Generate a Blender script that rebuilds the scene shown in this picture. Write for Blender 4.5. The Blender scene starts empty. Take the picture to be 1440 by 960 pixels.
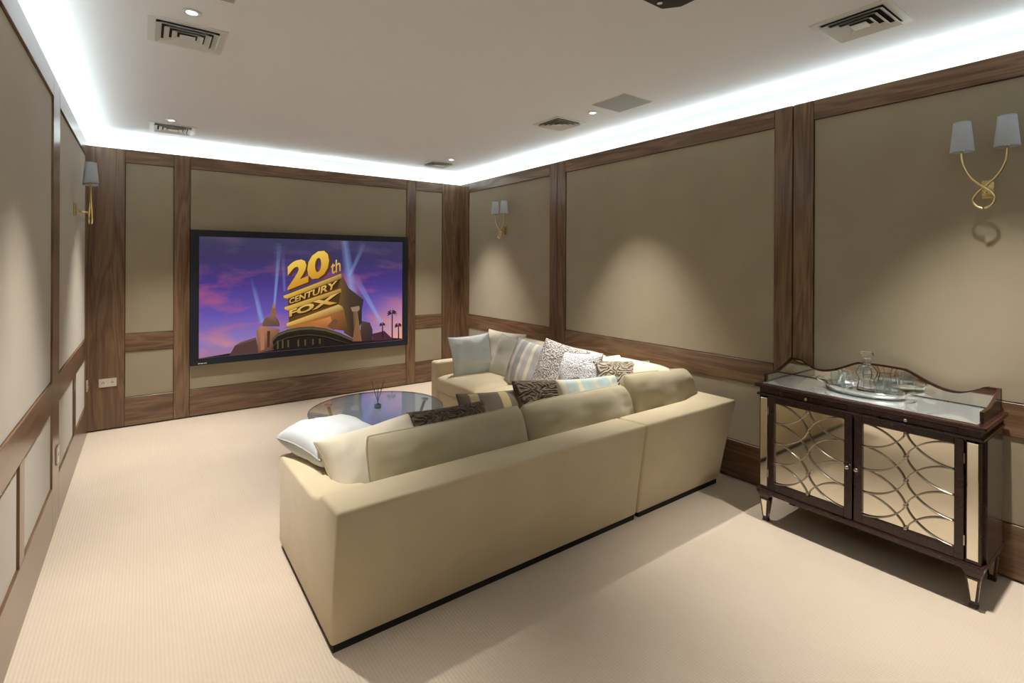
import bpy, bmesh, math, random
import numpy as np
from mathutils import Vector, Matrix, noise as mnoise

# ------------------------------------------------------------------ camera
sc = bpy.context.scene
col = sc.collection
R = math.radians
YAW, ROLL, FPX, HZ = 0.6294, -0.0041, 708.5, 369.4
cam_d = bpy.data.cameras.new('camera')
cam_d.sensor_width = 36.0
cam_d.lens = FPX / 1440.0 * 36.0
cam_d.shift_y = -(480 - HZ) / 1440.0
cam_d.clip_start = 0.02
cam = bpy.data.objects.new('camera', cam_d)
col.objects.link(cam)
cam.matrix_world = (Matrix.Translation((0, 0, 1.5)) @ Matrix.Rotation(-YAW, 4, 'Z')
                    @ Matrix.Rotation(R(90), 4, 'X') @ Matrix.Rotation(-ROLL, 4, 'Z'))
sc.camera = cam

# ------------------------------------------------------------------ world / view
w = bpy.data.worlds.new('world'); sc.world = w
w.use_nodes = True
w.node_tree.nodes['Background'].inputs[0].default_value = (0.02, 0.02, 0.02, 1)
w.node_tree.nodes['Background'].inputs[1].default_value = 0.2
sc.view_settings.view_transform = 'Standard'
sc.view_settings.look = 'None'
sc.view_settings.gamma = 1.0
sc.view_settings.use_curve_mapping = False
sc.view_settings.exposure = 0.10
SPOT_W = 265.0
SPOT_COL = (1.0, 0.95, 0.89)
LED_STR = 25.0
LED_COL = (0.85, 1.0, 0.99)
SCREEN_STR = 1.0

# ------------------------------------------------------------------ room numbers (metres)
XL, XR, YB, YF = -0.402, 3.333, 5.728, -0.39      # wood faces of the four walls
H, ZC = 2.51, 2.65                                # top of the panelling, ceiling

# ------------------------------------------------------------------ materials
def new_mat(name):
    m = bpy.data.materials.new(name); m.use_nodes = True
    nt = m.node_tree
    return m, nt, nt.nodes['Principled BSDF']

def N(nt, kind, **kw):
    n = nt.nodes.new(kind)
    for k, v in kw.items():
        if k in n.inputs: n.inputs[k].default_value = v
        else: setattr(n, k, v)
    return n

def ramp(nt, stops, interp='LINEAR'):
    r = nt.nodes.new('ShaderNodeValToRGB')
    e = r.color_ramp.elements
    r.color_ramp.interpolation = interp
    while len(e) < len(stops): e.new(0.5)
    for i, (p, c) in enumerate(stops):
        e[i].position = p; e[i].color = (c[0], c[1], c[2], 1)
    return r

def plain(name, c, rough=0.5, metal=0.0, **kw):
    m, nt, b = new_mat(name)
    b.inputs['Base Color'].default_value = (*c, 1)
    b.inputs['Roughness'].default_value = rough
    b.inputs['Metallic'].default_value = metal
    for k, v in kw.items(): b.inputs[k].default_value = v
    return m

def wood_mat(name, dark, mid, light, rough=0.38, scale=1.0, fig=0.20, coat=0.22):
    m, nt, b = new_mat(name)
    L = nt.links.new
    tc = N(nt, 'ShaderNodeTexCoord'); oi = N(nt, 'ShaderNodeObjectInfo')
    vm = N(nt, 'ShaderNodeVectorMath', operation='MULTIPLY_ADD')
    cx = N(nt, 'ShaderNodeCombineXYZ')
    ml = N(nt, 'ShaderNodeMath', operation='MULTIPLY'); ml.inputs[1].default_value = 37.0
    L(oi.outputs['Random'], ml.inputs[0])
    for i in range(3): L(ml.outputs[0], cx.inputs[i])
    L(tc.outputs['Object'], vm.inputs[0]); vm.inputs[1].default_value = (1, 1, 1)
    L(cx.outputs[0], vm.inputs[2])
    # broad cathedral figure: distorted rings stretched along local x
    mp = N(nt, 'ShaderNodeMapping'); mp.inputs['Scale'].default_value = (0.55 * scale, 5.0 * scale, 5.0 * scale)
    L(vm.outputs[0], mp.inputs[0])
    n1 = N(nt, 'ShaderNodeTexNoise', Scale=1.3, Detail=3.0, Roughness=0.5, Distortion=0.6)
    L(mp.outputs[0], n1.inputs['Vector'])
    mm = N(nt, 'ShaderNodeMath', operation='MULTIPLY'); mm.inputs[1].default_value = 46.0
    L(n1.outputs['Fac'], mm.inputs[0])
    sn = N(nt, 'ShaderNodeMath', operation='SINE'); L(mm.outputs[0], sn.inputs[0])
    s2 = N(nt, 'ShaderNodeMath', operation='MULTIPLY_ADD'); s2.inputs[1].default_value = 0.5; s2.inputs[2].default_value = 0.5
    L(sn.outputs[0], s2.inputs[0])
    # fine fibres
    mp2 = N(nt, 'ShaderNodeMapping'); mp2.inputs['Scale'].default_value = (2.5, 90.0, 90.0)
    L(vm.outputs[0], mp2.inputs[0])
    n2 = N(nt, 'ShaderNodeTexNoise', Scale=1.0, Detail=4.0, Roughness=0.6)
    L(mp2.outputs[0], n2.inputs['Vector'])
    mp3 = N(nt, 'ShaderNodeMapping'); mp3.inputs['Scale'].default_value = (0.8, 9.0, 9.0)
    L(vm.outputs[0], mp3.inputs[0])
    n3 = N(nt, 'ShaderNodeTexNoise', Scale=1.0, Detail=2.0)
    L(mp3.outputs[0], n3.inputs['Vector'])
    a1 = N(nt, 'ShaderNodeMath', operation='MULTIPLY_ADD'); a1.inputs[1].default_value = fig
    L(s2.outputs[0], a1.inputs[0])
    a2 = N(nt, 'ShaderNodeMath', operation='MULTIPLY_ADD'); a2.inputs[1].default_value = 0.40; 
    L(n2.outputs['Fac'], a2.inputs[0])
    a3 = N(nt, 'ShaderNodeMath', operation='MULTIPLY'); a3.inputs[1].default_value = 0.45
    L(n3.outputs['Fac'], a3.inputs[0])
    L(a3.outputs[0], a2.inputs[2]); L(a2.outputs[0], a1.inputs[2])
    cr = ramp(nt, [(0.28, dark), (0.52, mid), (0.82, light)])
    L(a1.outputs[0], cr.inputs[0]); L(cr.outputs[0], b.inputs['Base Color'])
    b.inputs['Roughness'].default_value = rough
    b.inputs['Coat Weight'].default_value = coat; b.inputs['Coat Roughness'].default_value = 0.22
    bp = N(nt, 'ShaderNodeBump', Strength=0.08, Distance=0.002)
    L(n2.outputs['Fac'], bp.inputs['Height']); L(bp.outputs[0], b.inputs['Normal'])
    return m

def cloth_mat(name, c1, c2, weave=900.0, bump=0.25, rough=0.9, mottled=6.0, sheen=0.15):
    m, nt, b = new_mat(name); L = nt.links.new
    tc = N(nt, 'ShaderNodeTexCoord')
    n1 = N(nt, 'ShaderNodeTexNoise', Scale=mottled, Detail=4.0)
    L(tc.outputs['Object'], n1.inputs['Vector'])
    wv = N(nt, 'ShaderNodeTexNoise', Scale=weave, Detail=1.0)
    L(tc.outputs['Object'], wv.inputs['Vector'])
    mx = N(nt, 'ShaderNodeMath', operation='MULTIPLY_ADD'); mx.inputs[1].default_value = 0.5
    L(n1.outputs['Fac'], mx.inputs[0])
    h2 = N(nt, 'ShaderNodeMath', operation='MULTIPLY'); h2.inputs[1].default_value = 0.5
    L(wv.outputs['Fac'], h2.inputs[0]); L(h2.outputs[0], mx.inputs[2])
    cr = ramp(nt, [(0.3, c1), (0.7, c2)])
    L(mx.outputs[0], cr.inputs[0]); L(cr.outputs[0], b.inputs['Base Color'])
    bp = N(nt, 'ShaderNodeBump', Strength=bump, Distance=0.001)
    L(wv.outputs['Fac'], bp.inputs['Height']); L(bp.outputs[0], b.inputs['Normal'])
    b.inputs['Roughness'].default_value = rough
    b.inputs['Sheen Weight'].default_value = sheen
    b.inputs['Specular IOR Level'].default_value = 0.2
    return m

def stripe_mat(name, stops, axis=0, period=1.0):
    """stripes across the cushion face, from its UVs"""
    m, nt, b = new_mat(name); L = nt.links.new
    uv = N(nt, 'ShaderNodeTexCoord'); sp = N(nt, 'ShaderNodeSeparateXYZ')
    L(uv.outputs['UV'], sp.inputs[0])
    mu = N(nt, 'ShaderNodeMath', operation='MULTIPLY'); mu.inputs[1].default_value = period
    L(sp.outputs[axis], mu.inputs[0])
    fr = N(nt, 'ShaderNodeMath', operation='FRACT'); L(mu.outputs[0], fr.inputs[0])
    cr = ramp(nt, stops, 'CONSTANT'); L(fr.outputs[0], cr.inputs[0])
    wv = N(nt, 'ShaderNodeTexNoise', Scale=700.0)
    L(uv.outputs['Object'], wv.inputs['Vector'])
    bp = N(nt, 'ShaderNodeBump', Strength=0.2, Distance=0.001)
    L(wv.outputs['Fac'], bp.inputs['Height']); L(bp.outputs[0], b.inputs['Normal'])
    L(cr.outputs[0], b.inputs['Base Color'])
    b.inputs['Roughness'].default_value = 0.8
    b.inputs['Specular IOR Level'].default_value = 0.25
    return m

def maze_mat(name, c1, c2, scale=7.0, lines=9.0, bump=0.5, lo=0.4, hi=0.6):
    """swirling cut-pile lines: contour bands of a noise field over the UVs"""
    m, nt, b = new_mat(name); L = nt.links.new
    uv = N(nt, 'ShaderNodeTexCoord')
    n1 = N(nt, 'ShaderNodeTexNoise', Scale=scale, Detail=0.0)
    L(uv.outputs['UV'], n1.inputs['Vector'])
    mu = N(nt, 'ShaderNodeMath', operation='MULTIPLY'); mu.inputs[1].default_value = lines * 6.283
    L(n1.outputs['Fac'], mu.inputs[0])
    sn = N(nt, 'ShaderNodeMath', operation='SINE'); L(mu.outputs[0], sn.inputs[0])
    s2 = N(nt, 'ShaderNodeMath', operation='MULTIPLY_ADD'); s2.inputs[1].default_value = 0.5; s2.inputs[2].default_value = 0.5
    L(sn.outputs[0], s2.inputs[0])
    cr = ramp(nt, [(lo, c1), (hi, c2)]); L(s2.outputs[0], cr.inputs[0])
    L(cr.outputs[0], b.inputs['Base Color'])
    bp = N(nt, 'ShaderNodeBump', Strength=bump, Distance=0.008)
    L(s2.outputs[0], bp.inputs['Height']); L(bp.outputs[0], b.inputs['Normal'])
    b.inputs['Roughness'].default_value = 0.85
    b.inputs['Specular IOR Level'].default_value = 0.2
    return m

def emit_mat(name, c, s):
    m = bpy.data.materials.new(name); m.use_nodes = True
    nt = m.node_tree; nt.nodes.remove(nt.nodes['Principled BSDF'])
    e = N(nt, 'ShaderNodeEmission', Color=(*c, 1), Strength=s)
    nt.links.new(e.outputs[0], nt.nodes['Material Output'].inputs[0])
    return m

def pane_mat(name, tint, ior=1.5, rough=0.0):
    """thin clear glass: fresnel reflection over straight-through transmission"""
    m = bpy.data.materials.new(name); m.use_nodes = True
    nt = m.node_tree; nt.nodes.remove(nt.nodes['Principled BSDF']); L = nt.links.new
    t = N(nt, 'ShaderNodeBsdfTransparent', Color=(*tint, 1))
    g = N(nt, 'ShaderNodeBsdfGlossy', Roughness=rough, Color=(1, 1, 1, 1))
    f = N(nt, 'ShaderNodeFresnel', IOR=ior)
    gm = N(nt, 'ShaderNodeNewGeometry'); mi = N(nt, 'ShaderNodeMix'); mi.inputs[2].default_value = ior; mi.inputs[3].default_value = 1.0 / ior
    L(gm.outputs['Backfacing'], mi.inputs[0]); L(mi.outputs[0], f.inputs['IOR'])
    mx = N(nt, 'ShaderNodeMixShader')
    L(f.outputs[0], mx.inputs[0]); L(t.outputs[0], mx.inputs[1]); L(g.outputs[0], mx.inputs[2])
    L(mx.outputs[0], nt.nodes['Material Output'].inputs[0])
    return m

def vcol_emit(name, strength):
    """print on the screen: colour and coverage come from the mesh's colour layer"""
    m = bpy.data.materials.new(name); m.use_nodes = True
    nt = m.node_tree; nt.nodes.remove(nt.nodes['Principled BSDF']); L = nt.links.new
    a = N(nt, 'ShaderNodeAttribute', attribute_name='Col')
    e = N(nt, 'ShaderNodeEmission', Strength=strength); L(a.outputs['Color'], e.inputs[0])
    t = N(nt, 'ShaderNodeBsdfTransparent'); mx = N(nt, 'ShaderNodeMixShader')
    L(a.outputs['Alpha'], mx.inputs[0]); L(t.outputs[0], mx.inputs[1]); L(e.outputs[0], mx.inputs[2])
    L(mx.outputs[0], nt.nodes['Material Output'].inputs[0])
    return m

def carpet_mat():
    m, nt, b = new_mat('ribbed_carpet'); L = nt.links.new
    tc = N(nt, 'ShaderNodeTexCoord'); sp = N(nt, 'ShaderNodeSeparateXYZ')
    L(tc.outputs['Object'], sp.inputs[0])
    mu = N(nt, 'ShaderNodeMath', operation='MULTIPLY'); mu.inputs[1].default_value = 6.283 / 0.0135
    L(sp.outputs[0], mu.inputs[0])
    sn = N(nt, 'ShaderNodeMath', operation='SINE'); L(mu.outputs[0], sn.inputs[0])
    my = N(nt, 'ShaderNodeMath', operation='MULTIPLY'); my.inputs[1].default_value = 6.283 / 0.011
    L(sp.outputs[1], my.inputs[0])
    sy = N(nt, 'ShaderNodeMath', operation='SINE'); L(my.outputs[0], sy.inputs[0])
    ad = N(nt, 'ShaderNodeMath', operation='MULTIPLY_ADD'); ad.inputs[1].default_value = 0.4
    L(sy.outputs[0], ad.inputs[0]); L(sn.outputs[0], ad.inputs[2])
    n1 = N(nt, 'ShaderNodeTexNoise', Scale=260.0, Detail=2.0); L(tc.outputs['Object'], n1.inputs['Vector'])
    n2 = N(nt, 'ShaderNodeTexNoise', Scale=2.2, Detail=3.0); L(tc.outputs['Object'], n2.inputs['Vector'])
    s = N(nt, 'ShaderNodeMath', operation='MULTIPLY_ADD'); s.inputs[1].default_value = 0.07; s.inputs[2].default_value = 0.1
    L(ad.outputs[0], s.inputs[0])
    s1 = N(nt, 'ShaderNodeMath', operation='MULTIPLY_ADD'); s1.inputs[1].default_value = 0.45
    L(n1.outputs['Fac'], s1.inputs[0]); L(s.outputs[0], s1.inputs[2])
    s2 = N(nt, 'ShaderNodeMath', operation='MULTIPLY_ADD'); s2.inputs[1].default_value = 0.35
    L(n2.outputs['Fac'], s2.inputs[0]); L(s1.outputs[0], s2.inputs[2])
    cr = ramp(nt, [(0.2, (0.58, 0.475, 0.36)), (0.8, (0.74, 0.63, 0.505))])
    L(s2.outputs[0], cr.inputs[0]); L(cr.outputs[0], b.inputs['Base Color'])
    bp = N(nt, 'ShaderNodeBump', Strength=0.22, Distance=0.003)
    L(ad.outputs[0], bp.inputs['Height']); L(bp.outputs[0], b.inputs['Normal'])
    b.inputs['Roughness'].default_value = 0.95
    b.inputs['Specular IOR Level'].default_value = 0.1
    return m

M = {}
M['walnut'] = wood_mat('walnut_veneer', (0.085, 0.043, 0.024), (0.160, 0.089, 0.049), (0.265, 0.160, 0.088), 0.27)
M['mahogany'] = wood_mat('dark_mahogany', (0.020, 0.006, 0.004), (0.032, 0.010, 0.007), (0.048, 0.016, 0.011), 0.24, 1.0, 0.1, 0.1)
M['darkwood'] = wood_mat('dark_table_wood', (0.02, 0.009, 0.005), (0.045, 0.02, 0.012), (0.08, 0.04, 0.02), 0.35)
M['linen'] = cloth_mat('panel_linen', (0.31, 0.255, 0.172), (0.37, 0.31, 0.212), 1100, 0.2, 0.75, 3.0, 0.25)
M['plaster'] = plain('white_plaster', (0.80, 0.79, 0.78), 0.9)
M['ceiling'] = plain('ceiling_paint', (0.89, 0.90, 0.96), 0.9)
M['carpet'] = carpet_mat()
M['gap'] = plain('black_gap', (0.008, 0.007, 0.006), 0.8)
M['sofa'] = cloth_mat('cream_upholstery', (0.60, 0.495, 0.32), (0.68, 0.575, 0.39), 800, 0.25)
M['cushion'] = cloth_mat('beige_cushion', (0.42, 0.365, 0.235), (0.50, 0.44, 0.30), 800, 0.25)
M['cream'] = cloth_mat('cream_cotton', (0.68, 0.61, 0.47), (0.77, 0.71, 0.58), 800, 0.2)
M['stonecloth'] = cloth_mat('stone_linen', (0.50, 0.48, 0.40), (0.58, 0.56, 0.48), 800, 0.2)
M['bluecloth'] = cloth_mat('pale_blue_cotton', (0.58, 0.62, 0.63), (0.68, 0.72, 0.72), 700, 0.15, 0.7)
M['pipe'] = cloth_mat('piping_cord', (0.44, 0.38, 0.26), (0.52, 0.46, 0.33), 600, 0.2)
M['pipe_grey'] = cloth_mat('grey_piping_cord', (0.36, 0.37, 0.36), (0.46, 0.47, 0.46), 600, 0.2)
M['pipe_white'] = cloth_mat('white_piping_cord', (0.68, 0.65, 0.58), (0.76, 0.73, 0.66), 600, 0.2)
M['pipe_brown'] = cloth_mat('brown_piping_cord', (0.10, 0.075, 0.05), (0.16, 0.12, 0.08), 600, 0.2)
M['screen_black'] = plain('black_velvet', (0.006, 0.008, 0.016), 0.45)
M['white'] = plain('white_enamel', (0.78, 0.78, 0.77), 0.4)
M['greygrille'] = plain('grey_grille', (0.45, 0.45, 0.47), 0.7)
M['dark'] = plain('dark_void', (0.012, 0.012, 0.012), 0.8)
M['black_plastic'] = plain('black_plastic', (0.012, 0.012, 0.014), 0.35)
M['brass'] = plain('polished_brass', (0.83, 0.66, 0.32), 0.25, 1.0)
M['silver'] = plain('polished_silver', (0.82, 0.82, 0.80), 0.12, 1.0)
M['pewter'] = plain('pewter_metal', (0.42, 0.38, 0.32), 0.25, 1.0)
M['shade'] = cloth_mat('grey_lampshade', (0.42, 0.43, 0.45), (0.50, 0.51, 0.53), 900, 0.15, 0.8, 20)
M['mirror'] = plain('antique_mirror', (0.84, 0.79, 0.67), 0.05, 1.0)
M['mirrortop'] = plain('antique_mirror_top', (0.80, 0.86, 0.84), 0.09, 0.75)
M['glass'] = pane_mat('table_glass', (0.66, 0.78, 0.95), 2.5)
M['crystal'] = plain('crystal', (1, 1, 1), 0.0, 0.0, **{'Transmission Weight': 1.0, 'IOR': 1.5})
M['tumbler'] = pane_mat('tumbler_glass', (0.95, 0.97, 0.97), 1.6)
M['socket'] = plain('nickel_plate', (0.72, 0.68, 0.60), 0.35, 0.6)
M['lens'] = emit_mat('downlight_lens', (1.0, 0.93, 0.82), 25.0)
M['led'] = emit_mat('led_tape', LED_COL, LED_STR)
M['reed'] = plain('reed_stick', (0.12, 0.08, 0.05), 0.8)

# ------------------------------------------------------------------ object helpers
def link(o, parent=None):
    col.objects.link(o)
    if parent is not None: o.parent = parent
    return o

def tag(o, label=None, cat=None, group=None, kind=None):
    if label: o['label'] = label
    if cat: o['category'] = cat
    if group: o['group'] = group
    if kind: o['kind'] = kind
    return o

def thing(name, label, cat, loc=(0, 0, 0), rz=0.0, group=None):
    o = bpy.data.objects.new(name, None)
    o.empty_display_size = 0.1
    link(o); o.location = loc; o.rotation_euler = (0, 0, rz)
    return tag(o, label, cat, group)

def obj(name, bm, mat, parent=None, smooth=False, bevel=0.0, seg=2, sub=0):
    me = bpy.data.meshes.new(name)
    bm.normal_update(); bm.to_mesh(me); bm.free()
    if mat: me.materials.append(mat)
    if smooth: me.polygons.foreach_set('use_smooth', [True] * len(me.polygons))
    o = link(bpy.data.objects.new(name, me), parent)
    if bevel > 0:
        md = o.modifiers.new('bevel', 'BEVEL'); md.width = bevel; md.segments = seg; md.limit_method = 'ANGLE'; md.angle_limit = R(30)
    if sub:
        md = o.modifiers.new('sub', 'SUBSURF'); md.levels = sub; md.render_levels = sub
    return o

def add_box(bm, lo, hi):
    x0, y0, z0 = lo; x1, y1, z1 = hi
    v = [bm.verts.new(p) for p in ((x0, y0, z0), (x1, y0, z0), (x1, y1, z0), (x0, y1, z0), (x0, y0, z1), (x1, y0, z1), (x1, y1, z1), (x0, y1, z1))]
    for f in ((3, 2, 1, 0), (4, 5, 6, 7), (0, 1, 5, 4), (1, 2, 6, 5), (2, 3, 7, 6), (3, 0, 4, 7)):
        bm.faces.new([v[i] for i in f])
    return v

def box(lo, hi):
    bm = bmesh.new(); add_box(bm, lo, hi); return bm

def add_tube(bm, pts, r, n=8, closed=False, caps=True):
    pts = [Vector(p) for p in pts]
    rr = r if isinstance(r, (list, tuple)) else [r] * len(pts)
    rings = []; up = None
    for i, p in enumerate(pts):
        if closed: t = pts[(i + 1) % len(pts)] - pts[i - 1]
        else: t = pts[min(i + 1, len(pts) - 1)] - pts[max(i - 1, 0)]
        t.normalize()
        if up is None:
            up = Vector((0, 0, 1)) if abs(t.z) < 0.9 else Vector((1, 0, 0))
        a = t.cross(up)
        if a.length < 1e-5: a = t.orthogonal()
        a.normalize(); up = a.cross(t).normalized(); b2 = up
        rings.append([bm.verts.new(p + rr[i] * (math.cos(2 * math.pi * k / n) * a + math.sin(2 * math.pi * k / n) * b2)) for k in range(n)])
    m = len(rings)
    for i in range(m if closed else m - 1):
        A, B = rings[i], rings[(i + 1) % m]
        for k in range(n):
            bm.faces.new((A[k], B[k], B[(k + 1) % n], A[(k + 1) % n])[::-1])
    if caps and not closed:
        bm.faces.new(rings[0]); bm.faces.new(rings[-1][::-1])

def tube(pts, r, n=8, closed=False):
    bm = bmesh.new(); add_tube(bm, pts, r, n, closed)
    bmesh.ops.recalc_face_normals(bm, faces=bm.faces); return bm

def add_lathe(bm, prof, c=(0, 0, 0), n=24, sx=1.0, sy=1.0):
    rings = []
    for r, z in prof:
        if r < 1e-5: rings.append([bm.verts.new((c[0], c[1], c[2] + z))])
        else: rings.append([bm.verts.new((c[0] + sx * r * math.cos(2 * math.pi * k / n), c[1] + sy * r * math.sin(2 * math.pi * k / n), c[2] + z)) for k in range(n)])
    for A, B in zip(rings, rings[1:]):
        for k in range(n):
            k2 = (k + 1) % n
            if len(A) == 1 and len(B) == 1: continue
            if len(A) == 1: bm.faces.new((A[0], B[k2], B[k]))
            elif len(B) == 1: bm.faces.new((A[k], A[k2], B[0]))
            else: bm.faces.new((A[k], A[k2], B[k2], B[k]))

def lathe(prof, c=(0, 0, 0), n=24, sx=1.0, sy=1.0):
    bm = bmesh.new(); add_lathe(bm, prof, c, n, sx, sy)
    bmesh.ops.recalc_face_normals(bm, faces=bm.faces); return bm

def add_prism(bm, poly, ax, a0, a1):
    """poly in the two other axes (cyclic order), extruded along axis ax from a0 to a1"""
    def P(p, a):
        return {'x': (a, p[0], p[1]), 'y': (p[0], a, p[1]), 'z': (p[0], p[1], a)}[ax]
    A = [bm.verts.new(P(p, a0)) for p in poly]; B = [bm.verts.new(P(p, a1)) for p in poly]
    n = len(poly)
    bm.faces.new(A); bm.faces.new(B[::-1])
    for i in range(n): bm.faces.new((A[i], B[i], B[(i + 1) % n], A[(i + 1) % n]))
    bmesh.ops.recalc_face_normals(bm, faces=bm.faces)

def prism(poly, ax, a0, a1):
    bm = bmesh.new(); add_prism(bm, poly, ax, a0, a1); return bm

def copy_tree(o, parent=None):
    c = o.copy(); link(c, parent)
    if parent is not None: c.parent = parent
    for ch in list(o.children): copy_tree(ch, c)
    return c

# ------------------------------------------------------------------ the room shell
fl = obj('floor', box((XL - 0.12, YF - 0.12, -0.06), (XR + 0.12, YB + 0.12, 0)), M['carpet']); tag(fl, 'cream ribbed carpet over the whole floor', 'floor', kind='structure')
ce = obj('ceiling', box((XL - 0.12, YF - 0.12, ZC), (XR + 0.12, YB + 0.12, ZC + 0.06)), M['ceiling']); tag(ce, 'flat white painted ceiling with cove-lit edges', 'ceiling', kind='structure')

GE = 0.07                                        # plaster wall stands this far behind the wood faces
class Wall:
    """local frame: u along the wall, z up, n out of the wall into the room"""
    def __init__(s, name, label, origin, u, n):
        s.o, s.u, s.n = Vector(origin), Vector(u), Vector(n)
        s.name = name; s.wall = None; s.label = label
    def P(s, u, z, d=0.0):
        return s.o + s.u * u + Vector((0, 0, z)) + s.n * d
    def cuboid(s, u0, u1, z0, z1, d0, d1):
        bm = bmesh.new()
        v = [bm.verts.new(s.P(a, b, c)) for c in (d0, d1) for b in (z0, z1) for a in (u0, u1)]
        for f in ((0, 1, 3, 2), (4, 6, 7, 5), (0, 4, 5, 1), (2, 3, 7, 6), (0, 2, 6, 4), (1, 5, 7, 3)): bm.faces.new([v[i] for i in f])
        bmesh.ops.recalc_face_normals(bm, faces=bm.faces)
        return bm
    def member(s, name, u0, u1, z0, z1, d1=0.0, horiz=None, mat=None, bev=0.0015):
        """a wooden board with its grain along its length: local x is the length"""
        if horiz is None: horiz = (u1 - u0) > (z1 - z0)
        ln, wd = ((u1 - u0), (z1 - z0)) if horiz else ((z1 - z0), (u1 - u0))
        t = 0.022
        bm = box((-ln / 2, -wd / 2, -t), (ln / 2, wd / 2, 0))
        o = obj(name, bm, mat or M['walnut'], s.wall, bevel=bev, seg=1)
        ex, ey = (s.u, Vector((0, 0, 1))) if horiz else (Vector((0, 0, 1)), -s.u)
        ez = ex.cross(ey)
        if ez.dot(s.n) < 0: ey = -ey; ez = ex.cross(ey)
        mt = Matrix((ex, ey, ez)).transposed().to_4x4(); mt.translation = s.P((u0 + u1) / 2, (z0 + z1) / 2, d1)
        o.matrix_local = mt
        return o
    def fabric(s, u0, u1, z0, z1):
        return obj('fabric_panel', s.cuboid(u0 + 0.003, u1 - 0.003, z0 + 0.003, z1 - 0.003, -0.024, -0.009), M['linen'], s.wall, bevel=0.003, seg=2)

G = 0.0012
RT, RM0, RM1, RB = 2.392, 0.843, 0.685, 0.266      # rail heights: top rail, middle rail, base rail
def make_wall(name, label, origin, u, n, length, stiles, bays, gap=True):
    W = Wall(name, label, origin, u, n)
    o = obj(name, W.cuboid(-GE - 0.05, length + GE + 0.05, 0, ZC, -GE - 0.06, -GE), M['plaster'])
    W.wall = tag(o, label, 'wall', kind='structure')
    obj('backing_board', W.cuboid(0, length, 0.0, H - 0.002, -0.034, -0.0225), M['gap'], o)
    zb = 0.012 if gap else 0.0
    for a, b in stiles:                                # corner stiles run on behind the neighbouring wall's face
        W.member('stile', a - .02 if a == 0 else a + G, b + .02 if b == length else b - G, zb, H, horiz=False)
    for bay in bays:
        a, b = bay['u']
        W.member('top_rail', a + G, b - G, RT, H, horiz=True)
        W.member('baseboard', a + G, b - G, zb, RB, horiz=True)
        if bay.get('mid', True):
            W.member('middle_rail', a + G, b - G, RM1, RM0, horiz=True)
            W.fabric(a, b, RM0, RT)
            edges = [a] + [e for d in bay.get('div', []) for e in d] + [b]
            for e0, e1 in zip(edges[::2], edges[1::2]): W.fabric(e0, e1, RB, RM1)
            for d0, d1 in bay.get('div', []): W.member('divider', d0 + G, d1 - G, RB + G, RM1 - G, horiz=False)
        else:
            W.fabric(a, b, RB, RT)
    # LED tape lying in the channel behind the top of the panelling
    bm = bmesh.new()
    pr = [(-.040, H - .016), (-.064, H - .001), (-.0655, H - .003), (-.0415, H - .018)]
    A_ = [bm.verts.new(W.P(0.0, z, d)) for d, z in pr]; B_ = [bm.verts.new(W.P(length, z, d)) for d, z in pr]
    for k in range(4): bm.faces.new((A_[k], A_[(k + 1) % 4], B_[(k + 1) % 4], B_[k]))
    bm.faces.new(A_[::-1]); bm.faces.new(B_); bmesh.ops.recalc_face_normals(bm, faces=bm.faces)
    obj('led_tape', bm, M['led'], o)
    return W

Lr = XR - XL
fx = lambda x: x - XL
WB = make_wall('wall_back', 'back wall in walnut and beige fabric panels behind the screen', (XL, YB, 0), (1, 0, 0), (0, -1, 0), Lr,
               [(0, fx(-.147)), (fx(.22), fx(.348)), (fx(2.58), fx(2.70)), (fx(3.07), Lr)],
               [dict(u=(fx(-.147), fx(.22))), dict(u=(fx(.348), fx(2.58)), mid=False), dict(u=(fx(2.70), fx(3.07)))])
Ly = YB - YF
sy = lambda y: y - YF
side_st = [(0, sy(-.18)), (sy(1.42), sy(1.54)), (sy(1.545), sy(1.66)), (sy(3.69), sy(3.81)), (sy(3.815), sy(3.93)), (sy(5.52), Ly)]
WR = make_wall('wall_right', 'right wall in walnut frames and beige fabric behind the sofa', (XR, YF, 0), (0, 1, 0), (-1, 0, 0), Ly, side_st,
               [dict(u=(sy(-.18), sy(1.42))), dict(u=(sy(1.66), sy(3.69))), dict(u=(sy(3.93), sy(5.52)))])
left_st = [(0, sy(-.18)), (sy(1.42), sy(1.54)), (sy(1.545), sy(1.66)), (sy(3.67), sy(3.92)), (sy(5.56), Ly)]
WL = make_wall('wall_left', 'left wall in walnut frames and pale fabric panels', (XL, YF, 0), (0, 1, 0), (1, 0, 0), Ly, left_st,
               [dict(u=(sy(-.18), sy(1.42)), div=[(sy(.57), sy(.67))]), dict(u=(sy(1.66), sy(3.67)), div=[(sy(2.785), sy(2.885))]),
                dict(u=(sy(3.92), sy(5.56)), div=[(sy(4.70), sy(4.81))])], gap=False)
WF = make_wall('wall_front', 'panelled wall behind the camera', (XL, YF, 0), (1, 0, 0), (0, 1, 0), Lr,
               [(0, .25), (1.24, 1.36), (2.37, 2.49), (Lr - .25, Lr)],
               [dict(u=(.25, 1.24)), dict(u=(1.36, 2.37)), dict(u=(2.49, Lr - .25))])

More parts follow.
